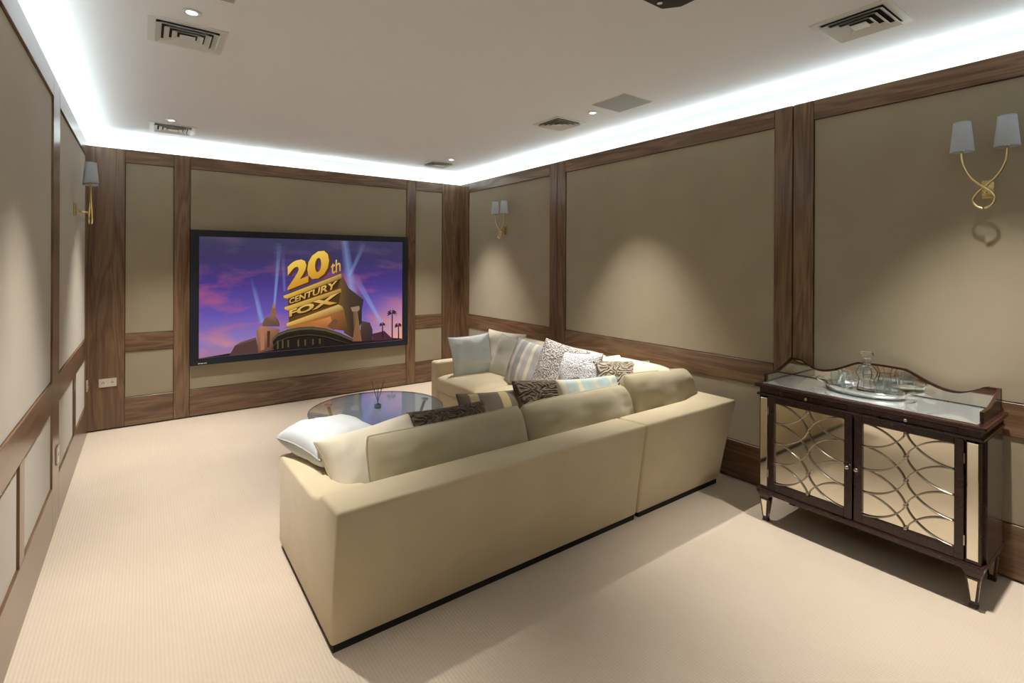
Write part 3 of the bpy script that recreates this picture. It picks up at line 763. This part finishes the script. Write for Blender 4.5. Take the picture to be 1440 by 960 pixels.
# ------------------------------------------------------------------ cushions
def pillow(name, label, c, w_, h_, t_, yaw=0, lean=0, roll=0, mat='cream', pipe='pipe', seed=0, pinch=0.06, n=30, puff=0.42, wr=0.010, lump=0.0, group='cushions on the sofa', cat='cushion', sag=0.0, pr=0.0045, rnd=0.0):
    bm = bmesh.new(); uvl = bm.loops.layers.uv.new('UVMap')
    def S(u, v, side):
        e = (1 - abs(u) ** 2.4) * (1 - abs(v) ** 2.4)
        th = t_ / 2 * max(e, 0) ** puff
        x = w_ / 2 * u * (1 - pinch * (1 - v * v) * abs(u) ** 1.5)
        z = h_ / 2 * v * (1 - pinch * (1 - u * u) * abs(v) ** 1.5)
        if rnd: x *= math.sqrt(1 - rnd * v ** 4); z *= math.sqrt(1 - rnd * u ** 4)
        z -= sag * (1 - u * u) * (0.5 + 0.5 * v)
        q = Vector((x * 5 + seed * 3.7, z * 5, side * 2.0 + seed))
        nn = mnoise.noise(q) * wr * 2.2 + mnoise.noise(q * 2.7) * wr * .8
        # gathers running in from the edges
        edge = max(abs(u), abs(v))
        nn += wr * .9 * math.sin((u * 17 if abs(v) > abs(u) else v * 17) + seed) * max(0, edge - .55) * 2 * (1 - edge) * 2
        if lump:
            nz = mnoise.noise(Vector((u * 1.9 + seed, v * 1.9, seed * .3)))
            nn += lump * math.sin(nz * 26)
        th += nn * min(1, e * 2.2)
        yb = .012 * mnoise.noise(Vector((x * 4 + seed, z * 4, 9.1)))
        return Vector((x, side * th + yb, z))
    idx = {}
    for side in (-1, 1):
        for i in range(n + 1):
            for j in range(n + 1):
                # denser towards the rim
                u = math.sin((i / n - .5) * math.pi); v = math.sin((j / n - .5) * math.pi)
                rim = i in (0, n) or j in (0, n)
                if rim and side == 1: idx[(1, i, j)] = idx[(-1, i, j)]; continue
                idx[(side, i, j)] = (bm.verts.new(S(u, v, side)), (u * .5 + .5, v * .5 + .5))
    for side in (-1, 1):
        for i in range(n):
            for j in range(n):
                q = [idx[(side, i, j)], idx[(side, i + 1, j)], idx[(side, i + 1, j + 1)], idx[(side, i, j + 1)]]
                if side == 1: q = q[::-1]
                f = bm.faces.new([a[0] for a in q])
                for lp, a in zip(f.loops, q): lp[uvl].uv = a[1]
    rim = [idx[(-1, i, 0)][0].co.copy() for i in range(n)] + [idx[(-1, n, j)][0].co.copy() for j in range(n)] + \
          [idx[(-1, n - i, n)][0].co.copy() for i in range(n)] + [idx[(-1, 0, n - j)][0].co.copy() for j in range(n)]
    o = obj(name, bm, M[mat], None, True)
    o.location = c
    o.rotation_euler = (Matrix.Rotation(yaw, 3, 'Z') @ Matrix.Rotation(-lean, 3, 'X') @ Matrix.Rotation(roll, 3, 'Y')).to_euler()
    tag(o, label, cat, group)
    if pipe:
        keep = [rim[0]]
        for p in rim[1:]:
            if (p - keep[-1]).length > .006: keep.append(p)
        if (keep[-1] - keep[0]).length < .006: keep.pop()
        obj('piping', tube(keep, pr, 6, True), M[pipe], o, True)
    return o

M['st_gold'] = stripe_mat('grey_gold_stripe', [(0, (.42, .42, .43)), (.16, (.62, .58, .44)), (.24, (.36, .36, .38)), (.40, (.66, .62, .46)), (.48, (.45, .44, .44)), (.62, (.66, .62, .47)), (.70, (.42, .41, .42)), (.84, (.70, .65, .47)), (.93, (.50, .49, .46))])
M['st_brown'] = stripe_mat('brown_gold_stripe', [(0, (.16, .13, .09)), (.16, (.46, .36, .19)), (.24, (.16, .13, .10)), (.46, (.46, .36, .19)), (.55, (.15, .12, .09)), (.78, (.44, .35, .20)), (.88, (.17, .14, .10))])
M['st_blue'] = stripe_mat('blue_green_stripe', [(0, (.48, .55, .52)), (.14, (.62, .57, .40)), (.20, (.40, .50, .50)), (.42, (.58, .50, .38)), (.47, (.42, .52, .50)), (.66, (.64, .59, .42)), (.72, (.44, .52, .50)), (.90, (.6, .55, .42))])
M['st_pale'] = stripe_mat('pale_blue_stripe', [(0, (.62, .66, .64)), (.26, (.72, .68, .50)), (.29, (.66, .70, .70)), (.36, (.72, .68, .52)), (.39, (.68, .73, .76)), (.80, (.72, .74, .74))], axis=1)
M['maze'] = maze_mat('grey_maze_pile', (.27, .245, .23), (.60, .57, .54), 13.0, 4.0, 0.5)
M['maze_white'] = maze_mat('white_maze_pile', (.46, .45, .46), (.80, .79, .78), 12.0, 5.0, 0.4)
M['maze_brown'] = maze_mat('brown_swirl_pile', (.095, .070, .049), (.150, .116, .082), 8.0, 5.0, 1.0, .2, .8)
M['maze_tan'] = maze_mat('tan_swirl_pile', (.20, .16, .115), (.46, .40, .30), 8.0, 5.0, 0.8)

GB = 'large back cushions'; GT = 'scatter cushions'
# large back cushions along the near back, seen from behind (their backs to the camera)
pillow('back_cushion', 'long olive beige back cushion at the left, against the near sofa back', (1.275, 2.245, .530), .90, .34, .27, R(180), R(-16), 0, 'cushion', 'pipe', 1, .02, sag=.008, group=GB, puff=.33, rnd=.08, wr=.012, pr=.006)
pillow('back_cushion', 'middle beige back cushion against the near sofa back', (2.16, 2.245, .533), .90, .34, .28, R(180), R(-16), 0, 'cushion', 'pipe', 2, .02, group=GB, puff=.33, rnd=.16, wr=.013, pr=.006)
pillow('back_cushion', 'pale beige back cushion at the corner end of the near back', (2.92, 2.24, .566), .68, .36, .26, R(180), R(-16), R(-3), 'cushion', 'pipe', 3, .02, group=GB, puff=.33, rnd=.12, wr=.012, pr=.006)
# back cushions along the right wall
for k, (y, lab, ww) in enumerate(((2.50, 'cream back cushion in the corner against the wall-side back', .60), (3.14, 'cream back cushion half hidden behind the maze-pattern pillows', .64), (3.82, 'cream back cushion behind the striped pillows by the far arm', .66))):
    pillow('back_cushion', lab, (2.975, y, .588), ww, .37, .20, R(-90), R(14), 0, 'cream', 'pipe', 4 + k, .03, group=GB, rnd=.2)
# scatter cushions
pillow('throw_pillow', 'pale blue piped pillow lying on the low left arm', (.805, 2.70, .572), .40, .42, .20, R(194), R(-88), R(1), 'bluecloth', 'pipe_grey', 7, .09, puff=.36, group=GT)
pillow('throw_pillow', 'cream piped pillow leaning beside the pale blue one', (.93, 2.40, .525), .52, .36, .23, R(186), R(-42), R(4), 'cream', 'pipe', 8, .09, puff=.36, group=GT)
pillow('throw_pillow', 'shaggy dark brown swirl pillow nearest the glass table', (1.41, 2.50, .508), .52, .36, .14, R(183), R(-26), R(-2), 'maze_brown', None, 9, .05, lump=.007, n=46, group=GT)
pillow('throw_pillow', 'dark brown and gold striped pillow on the near seat', (1.88, 2.66, .495), .64, .36, .14, R(180), R(-26), R(-4), 'st_brown', 'pipe_brown', 10, .06, group=GT)
pillow('throw_pillow', 'shaggy dark brown pillow between two striped pillows', (2.23, 2.60, .535), .58, .36, .14, R(178), R(-24), R(-5), 'maze_brown', None, 11, .05, lump=.007, n=46, group=GT)
pillow('throw_pillow', 'blue-green and tan striped pillow near the corner', (2.48, 2.46, .540), .56, .36, .14, R(178), R(-24), R(-3), 'st_blue', 'pipe', 12, .06, group=GT)
pillow('throw_pillow', 'tan brown swirl-pile pillow lying in the corner', (2.87, 2.50, .600), .48, .38, .14, R(162), R(-30), R(-3), 'maze_tan', None, 13, .05, lump=.005, n=40, group=GT)
pillow('throw_pillow', 'rumpled cream pillow in the sofa corner', (2.90, 2.72, .605), .44, .38, .15, R(172), R(-40), R(0), 'cream', None, 14, .06, wr=.018, group=GT)
pillow('throw_pillow', 'pale blue banded pillow against the far arm', (2.56, 4.17, .600), .43, .40, .15, R(-8), R(16), R(-3), 'st_pale', 'pipe_grey', 15, .07, group=GT)
pillow('throw_pillow', 'plump cream pillow behind the pale blue banded pillow', (2.86, 4.07, .61), .42, .42, .18, R(-62), R(16), R(4), 'cream', 'pipe_white', 16, .06, group=GT)
pillow('throw_pillow', 'plain stone beige pillow left of the gold striped one', (2.78, 3.86, .595), .40, .40, .14, R(-80), R(20), R(7), 'stonecloth', 'pipe_grey', 17, .05, group=GT)
pillow('throw_pillow', 'grey and gold vertically striped pillow in the middle of the far seat', (2.72, 3.50, .60), .43, .42, .14, R(-82), R(20), R(6), 'st_gold', 'pipe_grey', 18, .05, group=GT)
pillow('throw_pillow', 'grey maze-patterned pillow right of the gold striped one', (2.72, 3.09, .625), .50, .45, .14, R(-84), R(22), R(6), 'maze', None, 19, .05, group=GT)
pillow('throw_pillow', 'white pillow with fine grey maze lines', (2.66, 2.80, .625), .42, .40, .13, R(-92), R(24), R(-8), 'maze_white', None, 20, .05, group=GT)

# ------------------------------------------------------------------ round glass table
TC = (1.43, 3.69)
tb = thing('coffee_table', 'round glass coffee table in front of the sofa', 'table', (*TC, 0))
obj('glass_top', lathe([(0, .388), (.486, .388), (.49, .391), (.49, .397), (.486, .40), (0, .40)], n=72), M['glass'], tb)
for k in range(3):
    a = R(249 + 120 * k); ca, sa = math.cos(a), math.sin(a)
    obj('leg', tube([(.40 * ca, .40 * sa, 0), (.37 * ca, .37 * sa, .12), (.38 * ca, .38 * sa, .26), (.43 * ca, .43 * sa, .372)], [.009, .010, .011, .012], 12), M['pewter'], tb, True)
    obj('glass_pad', lathe([(0, 0), (.03, 0), (.03, .014), (0, .014)], (.43 * ca, .43 * sa, .3735), 16), M['silver'], tb)
obj('stretcher_ring', tube([(.37 * math.cos(2 * math.pi * k / 40), .37 * math.sin(2 * math.pi * k / 40), .12) for k in range(40)], .008, 8, True), M['pewter'], tb, True)
obj('edge_ring', lathe([(.4905, .389), (.4935, .391), (.4935, .397), (.4905, .399), (.4905, .389)], n=72), plain('glass_edge', (.10, .18, .20), .15), tb, True)
df = thing('reed_diffuser', 'small glass reed diffuser standing on the round table', 'diffuser', (1.42, 3.66, .4005))
obj('bottle', lathe([(0, 0), (.026, 0), (.029, .004), (.029, .05), (.024, .062), (.011, .068), (.011, .085), (.013, .085)], n=20), M['tumbler'], df, True)
obj('oil', lathe([(0, .004), (.025, .004), (.025, .03), (0, .03)], n=16), plain('diffuser_oil', (.34, .52, .56), .1, 0, **{'Transmission Weight': .6}), df, True)
for k in range(6):
    a = k * 1.05 + .3
    obj('reed', tube([(-.012 * math.cos(a), -.012 * math.sin(a), .01), (.05 * math.cos(a), .05 * math.sin(a), .19 + .01 * (k % 3))], .0016, 6), M['reed'], df)

# ------------------------------------------------------------------ wall sconces
def sconce(label, W, u, zc, group='twin-shade brass wall lights'):
    """local: x along wall, y out of the wall, z up; origin at the back plate"""
    t = thing('wall_sconce', label, 'wall light', (0, 0, 0), 0, group)
    ex, ez = W.u, Vector((0, 0, 1)); ey = W.n
    if ex.cross(ey).dot(ez) < 0: ex = -ex
    m = Matrix((ex, ey, ez)).transposed().to_4x4(); m.translation = W.P(u, zc, -.009)
    t.matrix_world = m
    obj('back_plate', box((-.023, .0003, -.045), (.023, .012, .045)), M['brass'], t, bevel=.003)
    obj('stem', tube([(0, .01, -.01), (0, .085, -.02)], .007, 10), M['brass'], t, True)
    D0 = .092
    def arm(s):
        pts = []
        ctrl = [(-.004 * s, -.098), (-.030 * s, -.083), (-.040 * s, -.052), (-.022 * s, -.018), (.012 * s, .015), (.050 * s, .060), (.072 * s, .110), (.079 * s, .160), (.079 * s, .215)]
        # Catmull-Rom through the control points
        C = [ctrl[0]] + ctrl + [ctrl[-1]]
        for i in range(1, len(C) - 2):
            for q in range(5):
                f = q / 5
                pts.append(tuple(.5 * ((2 * C[i][a]) + (-C[i - 1][a] + C[i + 1][a]) * f + (2 * C[i - 1][a] - 5 * C[i][a] + 4 * C[i + 1][a] - C[i + 2][a]) * f * f + (-C[i - 1][a] + 3 * C[i][a] - 3 * C[i + 1][a] + C[i + 2][a]) * f ** 3) for a in (0, 1)))
        pts.append(ctrl[-1])
        return tube([(p[0], D0 + s * .006, p[1]) for p in pts], .0058, 8)
    for s in (-1, 1):
        obj('arm', arm(s), M['brass'], t, True)
        c = (s * .079, D0 + s * .006, .185)
        sh = obj('lamp_shade', lathe([(.0465, 0), (.0335, .145), (.0320, .145), (.0450, 0), (.0465, 0)], c, 32), M['shade'], t, True)
        obj('shade_ring', (lambda bm: (add_tube(bm, [(c[0] + .0335 * math.cos(a), c[1] + .0335 * math.sin(a), c[2] + .143) for a in [2 * math.pi * k / 24 for k in range(24)]], .0012, 6, True), bm)[-1])(bmesh.new()), M['shade'], sh)
        obj('candle_tube', lathe([(.009, 0), (.009, .07), (.0, .07)], (c[0], c[1], .19), 12), M['white'], t, True)
    return t
sconce('brass twin-shade wall light above the mirrored cabinet', WR, sy(.622), 1.868)
sconce('brass twin-shade wall light on the right wall near the screen corner', WR, sy(4.705), 1.868)
sconce('brass twin-shade wall light on the left wall', WL, sy(4.72), 1.868)

# ------------------------------------------------------------------ mirrored cabinet
cab = thing('mirrored_cabinet', 'dark wood sideboard with mirrored lattice doors by the right wall', 'cabinet', (3.105, 1.049, 0))
# local frame: x = depth (front is -x), y along the wall; front face at -0.185
FX, BX = -.185, .195; HW = .485
def cb(name, lo, hi, mat='mahogany', bev=.003, parent=cab):
    return obj(name, box(lo, hi), M[mat], parent, bevel=bev)
cb('bottom_rail', (FX - .012, -HW - .012, .165), (BX, HW + .012, .195), bev=.006)
cb('bottom_board', (FX + .02, -HW, .195), (BX, HW, .205))
cb('back_board', (BX - .012, -HW, .195), (BX, HW, .79))
cb('frieze', (FX, -HW, .722), (BX, HW, .79), bev=.002)
cb('top_moulding', (FX - .012, -HW - .012, .735), (BX + .0, HW + .012, .748), bev=.004)
cb('top_board', (FX - .022, -HW - .022, .782), (BX + .008, HW + .022, .803), bev=.006)
for s in (-1, 1):
    for fx_, bk in ((FX, 0), (BX - .05, 1)):
        cb('corner_post', (fx_, s * HW - (.052 if s > 0 else 0), .195), (fx_ + .05, s * HW + (0 if s > 0 else .052), .735))
    y0 = s * (HW - .0265)
    cb('mirror_strip', (FX - .0035, y0 - .019, .212), (FX + .002, y0 + .019, .722), 'mirror', .0015)
    ys = s * HW
    cb('side_panel', (FX + .05, ys - .012, .195), (BX - .05, ys + .0 if s > 0 else ys + .012, .735))
    cb('side_mirror', (FX + .075, ys - .002 if s > 0 else ys - .004, .235), (BX - .065, ys + .004 if s > 0 else ys + .002, .695), 'mirror', .0015)
    for k, (z0, z1) in enumerate(((.205, .235), (.695, .725))):
        cb('side_rail', (FX + .05, ys - .003, z0), (BX - .05, ys + .006 if s > 0 else ys + .003, z1))
# pull-out slide panels with knobs in the frieze
for s in (-1, 1):
    sl = cb('pull_out_slide', (FX - .004, s * .218 - .19, .752), (FX + .01, s * .218 + .19, .778), bev=.002)
    obj('knob', (lambda bm: (add_lathe(bm, [(.004, 0), (.004, .008), (.008, .012), (.009, .017), (.006, .021), (0, .022)], n=14), bmesh.ops.rotate(bm, verts=bm.verts, matrix=Matrix.Rotation(R(-90), 3, 'Y')), bmesh.ops.translate(bm, verts=bm.verts, vec=(FX - .003, s * .222, .765)), bm)[-1])(bmesh.new()), M['pewter'], sl, True)
# doors: s=+1 is the one towards the screen
def half_curve(t): return (1 - (1 - t) ** 2) ** .72
for s in (-1, 1):
    d = bpy.data.objects.new('door', None); link(d, cab); d['label'] = 'lattice mirror door'
    ya, yb = (.004, .430) if s > 0 else (-.430, -.004)
    yi0, yi1 = (.041, .396) if s > 0 else (-.396, -.041)
    zc0, zc1, zi0, zi1 = .197, .733, .243, .702
    cb('door_stile', (FX - .006, ya, zc0), (FX + .014, yi0, zc1), parent=d); cb('door_stile', (FX - .006, yi1, zc0), (FX + .014, yb, zc1), parent=d)
    cb('door_rail', (FX - .006, yi0, zc0), (FX + .014, yi1, zi0), parent=d); cb('door_rail', (FX - .006, yi0, zi1), (FX + .014, yi1, zc1), parent=d)
    cb('door_mirror', (FX + .006, yi0 - .004, zi0 - .004), (FX + .010, yi1 + .004, zi1 + .004), 'mirror', 0, d)
    yc, hw = (yi0 + yi1) / 2, (yi1 - yi0) / 2
    st = (zi1 - zi0) / 4
    for k in range(5):
        zn = zi0 + k * st
        for m_ in (-1, 1):
            pts = []
            for q in range(-14, 15):
                tt = q / 14; z = zn + m_ * st * math.copysign(half_curve(abs(tt)), tt)
                if zi0 - .001 <= z <= zi1 + .001: pts.append((FX - .002 + (.0015 * m_), yc + tt * hw, z))
            if len(pts) > 2: obj('lattice_bar', tube(pts, .0032, 6), M['pewter'], d, True)
        if 0 <= k <= 4:
            obj('lattice_knot', (lambda bm: (add_lathe(bm, [(0, .006), (.006, .006), (.009, .003), (.009, -.003), (.006, -.006), (0, -.006)], n=12), bmesh.ops.rotate(bm, verts=bm.verts, matrix=Matrix.Rotation(R(90), 3, 'Y')), bmesh.ops.translate(bm, verts=bm.verts, vec=(FX - .002, yc, min(max(zn, zi0 + .006), zi1 - .006))), bm)[-1])(bmesh.new()), M['pewter'], d, True)
    obj('knob', (lambda bm: (add_lathe(bm, [(.004, 0), (.004, .01), (.010, .015), (.011, .021), (.007, .026), (0, .027)], n=16), bmesh.ops.rotate(bm, verts=bm.verts, matrix=Matrix.Rotation(R(-90), 3, 'Y')), bmesh.ops.translate(bm, verts=bm.verts, vec=(FX - .006, s * .020, .464)), bm)[-1])(bmesh.new()), M['pewter'], d, True)
    for z in (.29, .65):
        ye = s * .431
        obj('hinge', tube([(FX - .006, ye, z - .022), (FX - .006, ye, z + .022)], .003, 8), M['pewter'], d)
# mirrored top and shaped gallery
cb('mirror_top', (FX + .012, -HW + .012, .8028), (BX - .016, HW - .012, .8062), 'mirrortop', .001)
def gallery_profile(t):
    """height over the top along the back rail, t in -1..1 (shoulders, dips, raised middle)"""
    a = abs(t)
    if a < .235: return .139 + .004 * (1 - (a / .235) ** 2)
    if a < .66:
        f = (a - .235) / .425; return .139 - .076 * math.sin(f * math.pi / 2) ** 1.15
    if a < .88:
        f = (a - .66) / .22; return .063 + .045 * f ** 1.8
    return .108
gb = bmesh.new(); gm = bmesh.new()
poly = [(-HW, .803), (HW, .803)] + [(HW * (1 - 2 * k / 60), .803 + gallery_profile(1 - 2 * k / 60)) for k in range(61)]
add_prism(gb, poly, 'x', BX - .014, BX + .002); obj('back_gallery', gb, M['mahogany'], cab)
polym = [(-HW + .015, .812), (HW - .015, .812)] + [((HW - .015) * (1 - 2 * k / 60), .803 + gallery_profile(1 - 2 * k / 60) - .010) for k in range(61)]
add_prism(gm, polym, 'x', BX - .0175, BX - .0135); obj('gallery_mirror', gm, M['mirror'], cab)
def side_prof(f):                                  # f 0 at the front, 1 at the wall
    if f < .30: return .050
    g = (f - .30) / .70; return .050 + .058 * (g ** 1.6)
for s in (-1, 1):
    gx0, gx1 = -.135, BX - .014
    poly = [(gx0, .803), (gx1, .803)] + [(gx1 + (gx0 - gx1) * k / 24, .803 + side_prof(1 - k / 24)) for k in range(25)]
    y0 = s * (HW - .001)
    obj('side_gallery', prism(poly, 'y', y0 - (.014 if s > 0 else 0), y0 + (0 if s > 0 else .014)), M['mahogany'], cab)
    polm = [(gx0 + .014, .812), (gx1 - .004, .812)] + [(gx1 - .004 + (gx0 + .018 - gx1) * k / 24, .803 + side_prof(1 - k / 24) - .010) for k in range(25)]
    ym = s * (HW - .0155)
    obj('gallery_mirror', prism(polm, 'y', ym - .0015, ym + .0015), M['mirror'], cab)
# legs: collar, tapered square leg with mirror insets
for sx_ in (0, 1):
    for s in (-1, 1):
        lx = FX + .027 if sx_ == 0 else BX - .03; ly = s * (HW - .027)
        lg = bpy.data.objects.new('leg', None); link(lg, cab); lg.location = (lx, ly, 0)
        def sq(bm, a0, z0, a1, z1):
            A = [bm.verts.new((x * a0, y * a0, z0)) for x, y in ((-1, -1), (1, -1), (1, 1), (-1, 1))]; B = [bm.verts.new((x * a1, y * a1, z1)) for x, y in ((-1, -1), (1, -1), (1, 1), (-1, 1))]
            bm.faces.new(A[::-1]); bm.faces.new(B)
            for k in range(4): bm.faces.new((A[k], A[(k + 1) % 4], B[(k + 1) % 4], B[k]))
        bm = bmesh.new(); sq(bm, .024, .136, .036, .165); obj('collar', bm, M['mahogany'], lg, bevel=.003)
        bm = bmesh.new(); sq(bm, .013, .012, .026, .136); sq(bm, .016, .0, .014, .012); obj('tapered_post', bm, M['mahogany'], lg, bevel=.0015)
        for fx_, fy_ in ((-1, 0), (0, -1)):
            bm = bmesh.new()
            b0, b1 = .0138, .0245
            vs = []
            for q in (0.0, .0012):
                for (hw_, z, bb) in ((.0065, .03, .0150), (.0165, .126, .0250)):
                    for e in (-1, 1):
                        o_ = bb + .0003 + q
                        vs.append(bm.verts.new((fx_ * o_ + (e * hw_ if fx_ == 0 else 0), fy_ * o_ + (e * hw_ if fy_ == 0 else 0), z)))
            for f in ((0, 1, 3, 2), (4, 6, 7, 5), (0, 4, 5, 1), (2, 3, 7, 6), (0, 2, 6, 4), (1, 5, 7, 3)): bm.faces.new([vs[i] for i in f])
            bmesh.ops.recalc_face_normals(bm, faces=bm.faces); obj('leg_mirror', bm, M['mirror'], lg)

# ------------------------------------------------------------------ tray, decanter and tumblers
TZ = .8065
TX, TY = 3.125, 1.075
tr = thing('serving_tray', 'oval silver tray with looped handles on the cabinet top', 'tray', (TX, TY, TZ))
obj('tray_base', lathe([(0, .010), (.95, .010), (1.0, .030), (1.02, .032), (1.015, .028), (.97, .006), (0, .006)], n=56, sx=.118, sy=.185), M['silver'], tr, True)
obj('gallery_rim', (lambda bm: (add_tube(bm, [(.1195 * math.cos(a), .187 * math.sin(a), .032) for a in [2 * math.pi * k / 56 for k in range(56)]], .0028, 6, True), bm)[-1])(bmesh.new()), M['silver'], tr, True)
for s in (-1, 1):
    obj('handle', tube([(-.045, s * .172, .030), (-.048, s * .205, .042), (-.022, s * .226, .048), (.022, s * .226, .048), (.048, s * .205, .042), (.045, s * .172, .030)], .0045, 8), M['silver'], tr, True)
for ax, ay in ((-.07, -.11), (-.07, .11), (.07, -.11), (.07, .11)):
    obj('foot', lathe([(0, 0), (.007, 0), (.008, .004), (.004, .008), (0, .009)], (ax, ay, 0), 10), M['silver'], tr, True)
TT = TZ + .0105
dc = thing('decanter', 'cut crystal decanter with faceted stopper on the tray', 'decanter', (3.135, 1.065, TT))
def facet(prof, n): return lathe(prof, n=n)
obj('body', facet([(0, .0), (.040, .0), (.050, .010), (.040, .050), (.036, .062), (.052, .098), (.052, .112), (.038, .132), (.020, .142), (.018, .160), (.026, .170), (.022, .170), (.014, .160), (.015, .144), (.034, .128), (.046, .110), (.046, .100), (.031, .062), (.034, .050), (.042, .014), (0, .010)], 8), M['crystal'], dc)
obj('stopper', facet([(0, .150), (.012, .152), (.013, .172), (.017, .180), (.031, .196), (.034, .206), (.027, .214), (0, .216)], 8), M['crystal'], dc)
tum_prof = [(0, 0), (.032, 0), (.035, .004), (.037, .088), (.0345, .088), (.032, .016), (0, .014)]
tl = [(3.095, 1.185, 'crystal tumbler at the left front of the tray'), (3.165, 1.175, 'crystal tumbler at the left rear of the tray beside the decanter'), (3.085, .975, 'crystal tumbler at the right front of the tray'), (3.165, .965, 'crystal tumbler at the right rear of the tray')]
tum0 = None
for x, y, lab in tl:
    tm = thing('tumbler', lab, 'glass', (x, y, TT), 0, 'tumblers on the silver tray')
    if tum0 is None:
        ob = obj('bowl', lathe(tum_prof, n=24), M['tumbler'], tm, True); tum0 = ob.data
        ob2 = obj('thick_base', lathe([(0, .001), (.031, .001), (.032, .013), (0, .013)], n=16), M['crystal'], tm); tb0 = ob2.data
    else:
        link(bpy.data.objects.new('bowl', tum0), tm); link(bpy.data.objects.new('thick_base', tb0), tm)
    bm = bmesh.new()
    for k in range(10):
        a = 2 * math.pi * k / 10
        add_tube(bm, [(.0345 * math.cos(a), .0345 * math.sin(a), .006), (.0362 * math.cos(a + .1), .0362 * math.sin(a + .1), .045)], .0014, 5)
    obj('cut_flutes', bm, M['crystal'], tm)
